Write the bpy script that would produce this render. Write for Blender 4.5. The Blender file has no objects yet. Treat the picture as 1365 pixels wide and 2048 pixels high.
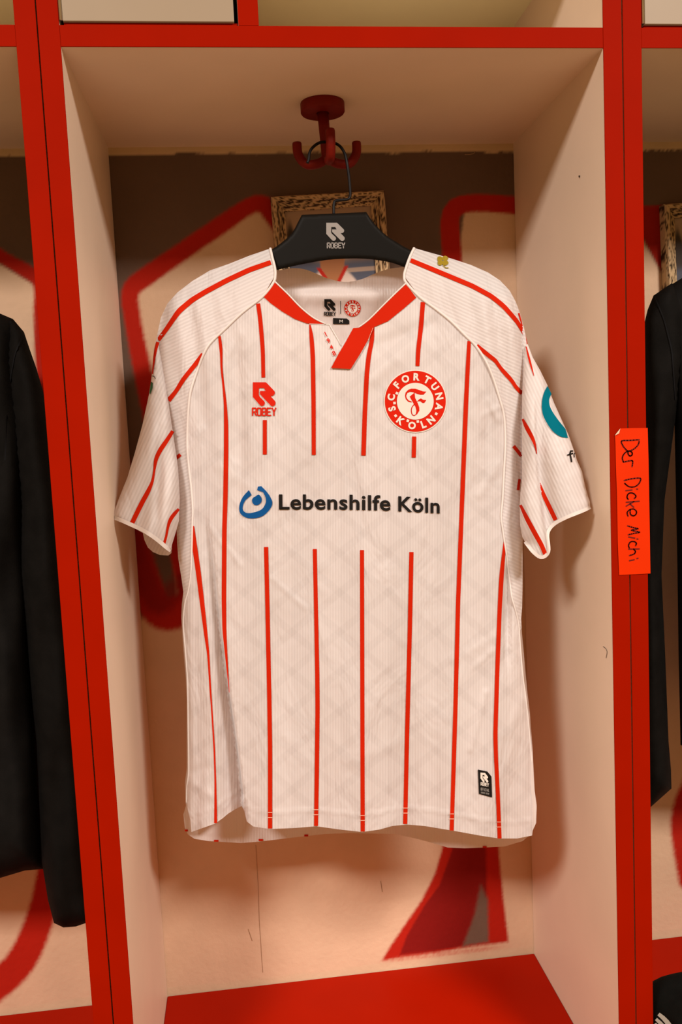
import bpy, math, random
import numpy as np
from mathutils import Vector, Matrix
from mathutils.geometry import delaunay_2d_cdt
random.seed(4)
scene = bpy.context.scene
C = scene.collection

# ------------------------------------------------------------------ camera, world, lights, exposure
Z0 = 1.6594            # underside of the locker shelf
SEAT = 0.45            # top of the bench seat
D = 0.3062             # back wall
HW = 0.28              # half the clear width of a locker
T = 0.0207             # board thickness
PITCH = 0.6026
CAM = np.array([-0.12464, -0.92011, Z0 - 0.38794])
RX, RY, RZ, FPX = -0.09687, 0.0464, -0.11044, 1727.18
def _rot(rx, ry, rz):
    cz, sz, cx, sx, cy, sy = math.cos(rz), math.sin(rz), math.cos(rx), math.sin(rx), math.cos(ry), math.sin(ry)
    return (np.array([[cz, -sz, 0], [sz, cz, 0], [0, 0, 1]]) @ np.array([[1, 0, 0], [0, cx, -sx], [0, sx, cx]])
            @ np.array([[cy, 0, sy], [0, 1, 0], [-sy, 0, cy]]))
R = _rot(RX, RY, RZ)
cd = bpy.data.cameras.new('camera')
cd.sensor_fit = 'HORIZONTAL'; cd.sensor_width = 24.0; cd.lens = FPX / 1365 * 24.0; cd.clip_start = 0.02
cam = bpy.data.objects.new('camera', cd); C.objects.link(cam)
M4 = Matrix.Identity(4)
for i in range(3):
    M4[i][0] = R[i, 0]; M4[i][1] = R[i, 2]; M4[i][2] = -R[i, 1]; M4[i][3] = CAM[i]
cam.matrix_world = M4
scene.camera = cam

w = bpy.data.worlds.new('world'); scene.world = w; w.use_nodes = True
bg = w.node_tree.nodes['Background']; bg.inputs[0].default_value = (1.0, 0.56, 0.17, 1); bg.inputs[1].default_value = 0.30

def area(name, loc, target, sx, sy, power, col):
    l = bpy.data.lights.new(name, 'AREA'); l.shape = 'RECTANGLE'; l.size = sx; l.size_y = sy; l.energy = power; l.color = col
    o = bpy.data.objects.new(name, l); C.objects.link(o); o.location = loc
    o.rotation_euler = (Vector(target) - Vector(loc)).to_track_quat('-Z', 'Y').to_euler()
    return o
for lx, pw in ((-1.45, 132), (1.30, 132)):
    area('ceiling_lamp_light', (lx, -2.10, 2.78), (lx, -2.10, 0.0), 0.60, 0.60, pw, (1.0, 0.91, 0.83))

vs = scene.view_settings
vs.view_transform = 'Standard'; vs.look = 'None'; vs.gamma = 1.0; vs.use_curve_mapping = False; vs.exposure = 0.12

# ------------------------------------------------------------------ photo geometry helpers
def P(px, py, y):
    """point at depth y on the line of sight of a photo pixel (arrays allowed)"""
    px = np.asarray(px, float); py = np.asarray(py, float); y = np.asarray(y, float)
    u = (px - 682.5) / FPX; v = -(py - 1024.0) / FPX
    d = u[..., None] * R[:, 0] + R[:, 1] + v[..., None] * R[:, 2]
    t = (y - CAM[1]) / d[..., 1]
    return CAM + d * t[..., None]
def project(X):
    q = (np.asarray(X, float) - CAM) @ R
    return 682.5 + FPX * q[..., 0] / q[..., 1], 1024 - FPX * q[..., 2] / q[..., 1]

def sm(a, b, x):
    t = np.clip((np.asarray(x, float) - a) / (b - a), 0, 1); return t * t * (3 - 2 * t)
def seg_dist(px, py, pts, closed=False):
    px = np.asarray(px, float); py = np.asarray(py, float)
    best = np.full(px.shape, 1e9); n = len(pts)
    for i in range(n if closed else n - 1):
        (ax, ay), (bx, by) = pts[i][:2], pts[(i + 1) % n][:2]
        dx, dy = bx - ax, by - ay; L = dx * dx + dy * dy + 1e-12
        t = np.clip(((px - ax) * dx + (py - ay) * dy) / L, 0, 1)
        best = np.minimum(best, np.hypot(px - ax - t * dx, py - ay - t * dy))
    return best
def inside(px, py, poly):
    px = np.asarray(px, float); py = np.asarray(py, float)
    r = np.zeros(px.shape, bool); n = len(poly)
    for i in range(n):
        (ax, ay), (bx, by) = poly[i], poly[(i + 1) % n]
        if ay == by: continue
        c = ((ay > py) != (by > py)) & (px < (bx - ax) * (py - ay) / (by - ay) + ax)
        r ^= c
    return r
def spline(pts, n=8, closed=False):
    """Catmull-Rom through points of any dimension"""
    p = [np.array(q, float) for q in pts]; out = []; m = len(p)
    for i in range(m if closed else m - 1):
        if closed: a, b, c, d = p[i - 1], p[i], p[(i + 1) % m], p[(i + 2) % m]
        else: a, b, c, d = p[max(i - 1, 0)], p[i], p[i + 1], p[min(i + 2, m - 1)]
        for k in range(n):
            t = k / n
            out.append(0.5 * (2 * b + (c - a) * t + (2 * a - 5 * b + 4 * c - d) * t * t + (3 * b - a - 3 * c + d) * t ** 3))
    if not closed: out.append(p[-1])
    return [tuple(q) for q in out]

# ------------------------------------------------------------------ mesh and object helpers
MATS = {}
def link(name, me, mat=None, parent=None, smooth=True):
    o = bpy.data.objects.new(name, me); C.objects.link(o)
    if mat is not None: me.materials.append(MATS[mat])
    if smooth: me.shade_smooth()
    if parent is not None:
        o.parent = parent; o.matrix_parent_inverse = parent.matrix_world.inverted()
    return o
def mesh(name, V, F, mat=None, parent=None, smooth=True, uv=None, weld=0):
    me = bpy.data.meshes.new(name)
    me.from_pydata([tuple(map(float, v)) for v in V], [], [tuple(map(int, f)) for f in F]); me.update()
    if uv is not None:
        uv = np.asarray(uv, float); l = me.uv_layers.new(name='UVMap')
        idx = np.empty(len(me.loops), int); me.loops.foreach_get('vertex_index', idx)
        l.data.foreach_set('uv', uv[idx].ravel())
    if weld:
        import bmesh
        bm = bmesh.new(); bm.from_mesh(me); bmesh.ops.remove_doubles(bm, verts=bm.verts, dist=weld)
        bmesh.ops.recalc_face_normals(bm, faces=bm.faces); bm.to_mesh(me); bm.free()
    return link(name, me, mat, parent, smooth)
def empty(name, loc, parent=None):
    o = bpy.data.objects.new(name, None); C.objects.link(o); o.location = loc; o.empty_display_size = 0.05
    bpy.context.view_layer.update()
    return o
def tag(o, label=None, cat=None, group=None, kind=None):
    for k, v in (('label', label), ('category', cat), ('group', group), ('kind', kind)):
        if v: o[k] = v
    return o
def box(name, lo, hi, mat, parent=None, bevel=0.0):
    import bmesh
    bm = bmesh.new(); bmesh.ops.create_cube(bm, size=1)
    for v in bm.verts:
        for i in range(3): v.co[i] = lo[i] + (v.co[i] + .5) * (hi[i] - lo[i])
    if bevel: bmesh.ops.bevel(bm, geom=bm.edges[:], offset=bevel, segments=2, affect='EDGES', profile=0.5)
    me = bpy.data.meshes.new(name); bm.to_mesh(me); bm.free()
    return link(name, me, mat, parent, smooth=False)
def tube(name, pts, rad, mat, parent=None, sides=10, caps=True):
    p = [Vector(q) for q in pts]; n = len(p); V = []; F = []
    rr = rad if hasattr(rad, '__len__') else [rad] * n
    nrm = None
    for i in range(n):
        t = (p[min(i + 1, n - 1)] - p[max(i - 1, 0)]).normalized()
        if nrm is None:
            nrm = t.orthogonal().normalized()
        nrm = (nrm - t * nrm.dot(t)).normalized(); b = t.cross(nrm)
        for k in range(sides):
            a = 2 * math.pi * k / sides; V.append(p[i] + (nrm * math.cos(a) + b * math.sin(a)) * rr[i])
    for i in range(n - 1):
        for k in range(sides):
            k2 = (k + 1) % sides; F.append((i * sides + k, i * sides + k2, (i + 1) * sides + k2, (i + 1) * sides + k))
    if caps: F.append(tuple(range(sides))[::-1]); F.append(tuple((n - 1) * sides + k for k in range(sides)))
    return mesh(name, V, F, mat, parent)
def prism(name, poly, y0, y1, mat, parent=None, bevel=0):
    """outline given as world (x, z) pairs, extruded from y0 to y1"""
    import bmesh
    bm = bmesh.new(); f = bm.faces.new([bm.verts.new((x, y0, z)) for x, z in poly])
    r = bmesh.ops.extrude_face_region(bm, geom=[f]); 
    for v in r['geom']:
        if isinstance(v, bmesh.types.BMVert): v.co.y = y1
    bmesh.ops.recalc_face_normals(bm, faces=bm.faces)
    if bevel:
        ed = [e for e in bm.edges if abs(e.verts[0].co.y - e.verts[1].co.y) < 1e-6]
        bmesh.ops.bevel(bm, geom=ed, offset=bevel, segments=3, affect='EDGES', profile=0.5)
    me = bpy.data.meshes.new(name); bm.to_mesh(me); bm.free()
    return link(name, me, mat, parent, smooth=False)

def cdt(poly, step, lines=()):
    """triangulate a polygon with a grid of interior points; returns Nx2 points, faces"""
    a = np.array(poly, float); out = []
    n = len(a)
    for i in range(n):
        b = a[(i + 1) % n]; k = max(1, int(np.hypot(*(b - a[i])) / step))
        for j in range(k): out.append(a[i] + (b - a[i]) * j / k)
    bd = np.array(out); m = len(bd)
    x0, y0 = a.min(0); x1, y1 = a.max(0)
    gx = np.arange(x0 + step / 2, x1, step); gy = np.arange(y0 + step / 2, y1, step)
    X, Y = np.meshgrid(gx, gy); X = X + (np.arange(len(gy)) % 2)[:, None] * step * .5; X = X.ravel(); Y = Y.ravel()
    k = inside(X, Y, [tuple(q) for q in a])
    X, Y = X[k], Y[k]
    if len(X):
        k = seg_dist(X, Y, [tuple(q) for q in a], True) > step * .45; X, Y = X[k], Y[k]
    extra = []; ed = [(i, (i + 1) % m) for i in range(m)]
    for ln in lines:
        if len(X):
            k = seg_dist(X, Y, ln) > step * .4; X, Y = X[k], Y[k]
        for j, q in enumerate(ln):
            if j: ed.append((m + len(extra) - 1, m + len(extra)))
            extra.append(Vector(q))
    pts = [Vector(q) for q in bd] + extra + [Vector((x, y)) for x, y in zip(X, Y)]
    v, e, f, *_ = delaunay_2d_cdt(pts, ed, [list(range(m))], 1, 1e-5)
    return np.array([(q.x, q.y) for q in v]), [tuple(q) for q in f]
def surf(name, poly, step, fn, mat, parent, uvm=None, both=None, weld=0, lines=()):
    """cloth panel: photo-plane outline lifted to the depth fn; both = depth function of the rear layer"""
    q, f = cdt(poly, step, lines); V = P(q[:, 0], q[:, 1], fn(q[:, 0], q[:, 1]))
    uv = q / 100.0 if uvm is None else (q @ np.array(uvm).T) / 100.0
    f = [t[::-1] for t in f]
    if both is not None:
        V2 = P(q[:, 0], q[:, 1], both(q[:, 0], q[:, 1])); n = len(V)
        V = np.vstack([V, V2]); f = f + [tuple(i + n for i in t[::-1]) for t in f]; uv = np.vstack([uv, uv])
        weld = weld or 2e-4
    return mesh(name, V, f, mat, parent, uv=uv, weld=weld)
def decal(name, poly, fn, mat, parent, off=0.0009, step=7):
    q, f = cdt(poly, step); V = P(q[:, 0], q[:, 1], fn(q[:, 0], q[:, 1]) - off)
    return mesh(name, V, [t[::-1] for t in f], mat, parent, uv=q / 100.0)
def ribbon(name, pts, fn, mat, parent, off=0.0009, wd=None, n=8, nc=3):
    """printed or woven band following a photo polyline (x, y, width)"""
    pts = [tuple(p) if len(p) == 3 else (p[0], p[1], wd) for p in pts]
    c = []
    for (a, b) in zip(pts[:-1], pts[1:]):
        k = max(1, int(math.hypot(b[0] - a[0], b[1] - a[1]) / n))
        for j in range(k): c.append([a[i] + (b[i] - a[i]) * j / k for i in range(3)])
    c.append(list(pts[-1])); c = np.array(c)
    if len(pts) > 2:
        for _ in range(2): c[1:-1] = .25 * c[:-2] + .5 * c[1:-1] + .25 * c[2:]
    t = np.gradient(c[:, :2], axis=0); t /= np.linalg.norm(t, axis=1)[:, None] + 1e-9
    nn = np.stack([-t[:, 1], t[:, 0]], 1)
    q = np.vstack([c[:, :2] + nn * c[:, 2:3] * (k / nc - .5) for k in range(nc + 1)])
    m = len(c); F = []
    for k in range(nc):
        for i in range(m - 1): F.append((k * m + i, k * m + i + 1, (k + 1) * m + i + 1, (k + 1) * m + i))
    V = P(q[:, 0], q[:, 1], fn(q[:, 0], q[:, 1]) - off)
    return mesh(name, V, F, mat, parent, uv=q / 100.0)
def strokes(name, lines, width, fn, mat, parent, off=0.0011):
    """pen strokes / block letters as flat joined strips in photo coordinates"""
    V = []; F = []
    for ln in lines:
        for i in range(len(ln) - 1):
            a, b = np.array(ln[i], float), np.array(ln[i + 1], float); d = b - a; L = np.hypot(*d) + 1e-9; d /= L
            n = np.array([-d[1], d[0]]) * width / 2; e = d * width * .42; k = len(V)
            V += [a - e + n * .75, a + n, b + n, b + e + n * .75, b + e - n * .75, b - n, a - n, a - e - n * .75]
            F.append(tuple(range(k, k + 8)))
    V = np.array(V)
    return mesh(name, P(V[:, 0], V[:, 1], fn(V[:, 0], V[:, 1]) - off), F, mat, parent, smooth=False)
def glyph_mesh(text, bold=0.0, space=1.0):
    cu = bpy.data.curves.new('lettering', 'FONT'); cu.body = text; cu.offset = bold; cu.space_character = space; cu.resolution_u = 4
    cu.fill_mode = 'FRONT'
    o = bpy.data.objects.new('lettering', cu); C.objects.link(o)
    dg = bpy.context.evaluated_depsgraph_get(); me = o.evaluated_get(dg).to_mesh()
    V = np.array([v.co[:] for v in me.vertices])[:, :2]; F = [tuple(p.vertices) for p in me.polygons]
    bpy.data.objects.remove(o); bpy.data.curves.remove(cu)
    return V, F
def put_text(parts, fmap, fn, name, mat, parent, off=0.0013):
    """parts: list of (V, F); fmap maps glyph units to photo pixels"""
    VV = []; FF = []; k = 0
    for V, F in parts:
        VV.append(V); FF += [tuple(i + k for i in f) for f in F]; k += len(V)
    q = np.vstack(VV); q = fmap(q) if fmap else q
    return mesh(name, P(q[:, 0], q[:, 1], fn(q[:, 0], q[:, 1]) - off), FF, mat, parent, smooth=False)
BLOCK = {'R': [[(0, 1), (0, 0), (.9, 0), (1, .12), (1, .42), (.9, .52), (0, .52)], [(.55, .52), (1, 1)]],
         'O': [[(0, .1), (.12, 0), (.88, 0), (1, .1), (1, .9), (.88, 1), (.12, 1), (0, .9), (0, .1)]],
         'B': [[(0, 0), (.85, 0), (.97, .1), (.97, .4), (.85, .5), (0, .5)], [(.85, .5), (1, .6), (1, .9), (.88, 1), (0, 1), (0, 0)]],
         'E': [[(1, 0), (0, 0), (0, 1), (1, 1)], [(0, .5), (.8, .5)]], 'Y': [[(0, 0), (.5, .55), (1, 0)], [(.5, .55), (.5, 1)]],
         'F': [[(1, 0), (0, 0), (0, 1)], [(0, .5), (.8, .5)]], 'I': [[(.5, 0), (.5, 1)]], 'C': [[(1, .2), (.8, 0), (.2, 0), (0, .2), (0, .8), (.2, 1), (.8, 1), (1, .8)]],
         'A': [[(0, 1), (.5, 0), (1, 1)], [(.2, .65), (.8, .65)]], 'L': [[(0, 0), (0, 1), (1, 1)]], 'M': [[(0, 1), (0, 0), (.5, .6), (1, 0), (1, 1)]]}
def block_text(txt, x0, y0, x1, h, width, gap=.42, shear=0.0):
    n = len(txt); cw = (x1 - x0 - width) / (n + gap * (n - 1)); L = []
    for i, ch in enumerate(txt):
        for ln in BLOCK[ch]:
            L.append([(x0 + width / 2 + i * cw * (1 + gap) + a * cw, y0 + width / 2 + b * (h - width) + shear * (i * cw * (1 + gap) + a * cw)) for a, b in ln])
    return L
RLOGO = [(275, 245), (715, 245), (760, 282), (1000, 540), (1020, 580), (1018, 630), (985, 688), (930, 710), (870, 712), (1015, 872), (1042, 920),
         (1040, 990), (1005, 1043), (940, 1064), (890, 1050), (520, 655), (515, 545), (705, 545), (650, 440), (485, 440), (475, 670), (510, 740),
         (655, 885), (683, 940), (670, 1005), (630, 1045), (575, 1058), (525, 1038), (275, 745)]
def rlogo(x0, y0, ww, hh, shear=0.0):
    return [(x0 + (a - 275) / 770 * ww, y0 + (b - 245) / 819 * hh + shear * (a - 275) / 770 * ww) for a, b in RLOGO]

# ------------------------------------------------------------------ materials
def mat(name, col, rough=.5, spec=.3, noise=0.0, nscale=30, bump=0.0, bscale=200, sheen=0.0, metal=0.0, emis=None):
    m = bpy.data.materials.new(name); m.use_nodes = True; nt = m.node_tree; b = nt.nodes['Principled BSDF']
    b.inputs['Base Color'].default_value = (*col, 1); b.inputs['Roughness'].default_value = rough
    b.inputs['Specular IOR Level'].default_value = spec; b.inputs['Metallic'].default_value = metal
    if sheen: b.inputs['Sheen Weight'].default_value = sheen
    if noise or bump: tc = nt.nodes.new('ShaderNodeTexCoord')
    if noise:
        n = nt.nodes.new('ShaderNodeTexNoise'); n.inputs['Scale'].default_value = nscale; n.inputs['Detail'].default_value = 5
        nt.links.new(tc.outputs['Object'], n.inputs['Vector'])
        r = nt.nodes.new('ShaderNodeValToRGB'); r.color_ramp.elements[0].position = .3; r.color_ramp.elements[1].position = .7
        r.color_ramp.elements[0].color = (*[c * (1 - noise) for c in col], 1); r.color_ramp.elements[1].color = (*[min(1, c * (1 + noise)) for c in col], 1)
        nt.links.new(n.outputs['Fac'], r.inputs['Fac']); nt.links.new(r.outputs['Color'], b.inputs['Base Color'])
    if bump:
        n2 = nt.nodes.new('ShaderNodeTexNoise'); n2.inputs['Scale'].default_value = bscale; n2.inputs['Detail'].default_value = 4
        nt.links.new(tc.outputs['Object'], n2.inputs['Vector'])
        bp = nt.nodes.new('ShaderNodeBump'); bp.inputs['Strength'].default_value = bump; bp.inputs['Distance'].default_value = .002
        nt.links.new(n2.outputs['Fac'], bp.inputs['Height']); nt.links.new(bp.outputs['Normal'], b.inputs['Normal'])
    MATS[name] = m; return m
RED = (0.265, 0.006, 0.0)
mat('panel_cream', (0.78, 0.62, 0.485), .45, .3, .03, 9, .04, 300)
mat('door_cream_shaded', (0.30, 0.23, 0.16), .45, .2, .03, 9)  # panel cream made darker: the dimmer light up top is put into the colour
mat('panel_olive', (0.85, 0.80, 0.50), .5, .3, .03, 9)
mat('edge_red', RED, .55, .015, .05, 12, .03, 150)
mat('seat_red', (0.36, 0.008, 0.0), .5, .05, .05, 8, .04, 120)
mat('hook_red', (0.15, 0.006, 0.002), .5, .15, .10, 90, .15, 400)
mat('fabric_red', (0.47, 0.012, 0.0), .75, .08)
mat('print_red', (0.52, 0.010, 0.0), .6, .08)
mat('print_black', (0.009, 0.007, 0.006), .6, .1)
mat('print_blue', (0.002, 0.065, 0.22), .6, .1)
mat('print_teal', (0.0, 0.12, 0.17), .7, .03)
mat('print_gold', (0.26, 0.18, 0.01), .45, .4)
mat('print_green', (0.015, 0.09, 0.03), .6, .2)
mat('print_white', (0.64, 0.57, 0.51), .6, .2)
mat('print_silver', (0.24, 0.215, 0.20), .45, .4)
mat('thread_pale', (0.85, 0.45, 0.33), .8, .1)
mat('piping_white', (0.68, 0.61, 0.58), .7, .2)
mat('hanger_black', (0.0055, 0.0045, 0.0035), .5, .08)
mat('wire_black', (0.006, 0.005, 0.005), .45, .15)
mat('jacket_black', (0.0052, 0.0046, 0.0042), .8, .06, .25, 40, .15, 700)
mat('jacket_seam', (0.006, 0.006, 0.007), .8, .1)
mat('bag_black', (0.0035, 0.0035, 0.003), .7, .06, .2, 60, .3, 600)
mat('stripe_white', (0.28, 0.245, 0.21), .6, .2)
mat('tape_orange', (0.60, 0.024, 0.0), .5, .08, .03, 20)
mat('tape_back', (0.70, 0.50, 0.36), .7, .2)
mat('ink', (0.11, 0.006, 0.004), .6, .2)
mat('chrome', (0.55, 0.53, 0.50), .25, .5, metal=1.0)
mat('plaster_dark', (0.33, 0.21, 0.12), .9, .1)
mat('floor_grey', (0.20, 0.125, 0.05), .6, .2, .1, 6)
mat('hair_dark', (0.05, 0.03, 0.02), .6, .2)

def fabric(name, col, rib=5.5, ribamp=.11, pattern=True, rough=.5):
    """knitted jersey: fine ribs and (on the body) a tone-on-tone diamond weave, both laid out in cloth coordinates"""
    m = bpy.data.materials.new(name); m.use_nodes = True; nt = m.node_tree; N = nt.nodes; L = nt.links; b = N['Principled BSDF']
    b.inputs['Roughness'].default_value = rough; b.inputs['Specular IOR Level'].default_value = .4; b.inputs['Sheen Weight'].default_value = .08
    uv = N.new('ShaderNodeUVMap'); uv.uv_map = 'UVMap'; sp = N.new('ShaderNodeSeparateXYZ'); L.new(uv.outputs[0], sp.inputs[0])
    def mth(op, a, bb=None, c=None):
        n = N.new('ShaderNodeMath'); n.operation = op
        for i, v in enumerate((a, bb, c)):
            if v is None: continue
            if isinstance(v, (int, float)): n.inputs[i].default_value = v
            else: L.new(v, n.inputs[i])
        return n.outputs[0]
    U, V = sp.outputs[0], sp.outputs[1]
    s = mth('SINE', mth('MULTIPLY', U, 2 * math.pi * 100 / rib))
    ribv = mth('MULTIPLY_ADD', s, .5, .5)
    val = mth('MULTIPLY_ADD', ribv, -ribamp, 1.0)
    if pattern:
        u = mth('MULTIPLY', mth('SUBTRACT', U, 4.88), 100 / 96.0 / 1.0); v = mth('MULTIPLY', V, 100 / 158.0)
        for op in ('ADD', 'SUBTRACT'):
            a = mth('FRACT', mth(op, u, mth('MULTIPLY', v, 2.0)))
            d = mth('ABSOLUTE', mth('SUBTRACT', a, .5))             # .5 on the band, 0 between
            bd = N.new('ShaderNodeMapRange'); bd.interpolation_type = 'SMOOTHSTEP'
            L.new(d, bd.inputs[0]); bd.inputs[1].default_value = .35; bd.inputs[2].default_value = .41; bd.inputs[3].default_value = 0; bd.inputs[4].default_value = .048
            val = mth('SUBTRACT', val, bd.outputs[0])
        h = mth('LESS_THAN', mth('FRACT', u), .5)
        val = mth('SUBTRACT', val, mth('MULTIPLY', h, .04))
    tc = N.new('ShaderNodeTexCoord'); nz = N.new('ShaderNodeTexNoise'); nz.inputs['Scale'].default_value = 25; nz.inputs['Detail'].default_value = 3
    L.new(tc.outputs['Object'], nz.inputs['Vector'])
    val = mth('MULTIPLY', val, mth('MULTIPLY_ADD', nz.outputs['Fac'], .06, .97))
    mx = N.new('ShaderNodeVectorMath'); mx.operation = 'SCALE'; mx.inputs[0].default_value = col; L.new(val, mx.inputs[3])
    L.new(mx.outputs[0], b.inputs['Base Color'])
    bp = N.new('ShaderNodeBump'); bp.inputs['Strength'].default_value = .25; bp.inputs['Distance'].default_value = .0006
    L.new(ribv, bp.inputs['Height'])
    n3 = N.new('ShaderNodeTexNoise'); n3.inputs['Scale'].default_value = 17; n3.inputs['Detail'].default_value = 3; n3.inputs['Roughness'].default_value = .55; n3.inputs['Distortion'].default_value = .8
    mp = N.new('ShaderNodeMapping'); mp.inputs['Scale'].default_value = (1.5, 1, .55); mp.inputs['Rotation'].default_value = (0, .35, 0)
    L.new(tc.outputs['Object'], mp.inputs['Vector']); L.new(mp.outputs[0], n3.inputs['Vector'])
    b2 = N.new('ShaderNodeBump'); b2.inputs['Strength'].default_value = .55; b2.inputs['Distance'].default_value = .010
    L.new(n3.outputs['Fac'], b2.inputs['Height']); L.new(bp.outputs['Normal'], b2.inputs['Normal']); L.new(b2.outputs['Normal'], b.inputs['Normal'])
    tr = N.new('ShaderNodeBsdfTranslucent'); tr.inputs['Color'].default_value = (.92, .66, .48, 1); ms = N.new('ShaderNodeMixShader'); ms.inputs[0].default_value = .30
    L.new(b.outputs[0], ms.inputs[1]); L.new(tr.outputs[0], ms.inputs[2]); L.new(ms.outputs[0], N['Material Output'].inputs['Surface'])
    MATS[name] = m
WHITE = (0.755, 0.72, 0.722)
fabric('jersey_body', WHITE)
fabric('jersey_sleeve', WHITE, rib=6.5, ribamp=.14, pattern=False)
fabric('jersey_back', (0.74, 0.68, 0.665), rib=5.5, ribamp=.02, pattern=False, rough=.42)
def vcol_mat(name, rough=.85, bump=.2, bscale=120, stain=.06):
    m = bpy.data.materials.new(name); m.use_nodes = True; nt = m.node_tree; N = nt.nodes; L = nt.links; b = N['Principled BSDF']
    b.inputs['Roughness'].default_value = rough; b.inputs['Specular IOR Level'].default_value = .2
    at = N.new('ShaderNodeAttribute'); at.attribute_name = 'paint'; tc = N.new('ShaderNodeTexCoord')
    n = N.new('ShaderNodeTexNoise'); n.inputs['Scale'].default_value = 14; n.inputs['Detail'].default_value = 8; L.new(tc.outputs['Object'], n.inputs['Vector'])
    mr = N.new('ShaderNodeMapRange'); L.new(n.outputs['Fac'], mr.inputs[0]); mr.inputs[1].default_value = .3; mr.inputs[2].default_value = .7; mr.inputs[3].default_value = 1 - stain; mr.inputs[4].default_value = 1 + stain
    mx = N.new('ShaderNodeVectorMath'); mx.operation = 'SCALE'; L.new(at.outputs['Color'], mx.inputs[0]); L.new(mr.outputs[0], mx.inputs[3]); L.new(mx.outputs[0], b.inputs['Base Color'])
    n2 = N.new('ShaderNodeTexNoise'); n2.inputs['Scale'].default_value = bscale; n2.inputs['Detail'].default_value = 5; L.new(tc.outputs['Object'], n2.inputs['Vector'])
    bp = N.new('ShaderNodeBump'); bp.inputs['Strength'].default_value = bump; bp.inputs['Distance'].default_value = .003
    L.new(n2.outputs['Fac'], bp.inputs['Height']); L.new(bp.outputs['Normal'], b.inputs['Normal']); MATS[name] = m
vcol_mat('wall_paint'); vcol_mat('photo_print', .35, 0.0, 50, .0); vcol_mat('frame_wood', .7, .3, 300, .1)
def paint(me, col):
    a = me.attributes.new('paint', 'FLOAT_COLOR', 'POINT')
    c = np.ones((len(me.vertices), 4)); c[:, :3] = col; a.data.foreach_set('color', c.ravel())

# ------------------------------------------------------------------ the setting: floor and the painted wall behind the lockers
fl = box('floor', (-2.6, -3.2, -0.05), (2.6, D + .12, 0.0), 'floor_grey'); tag(fl, kind='structure')

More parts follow.
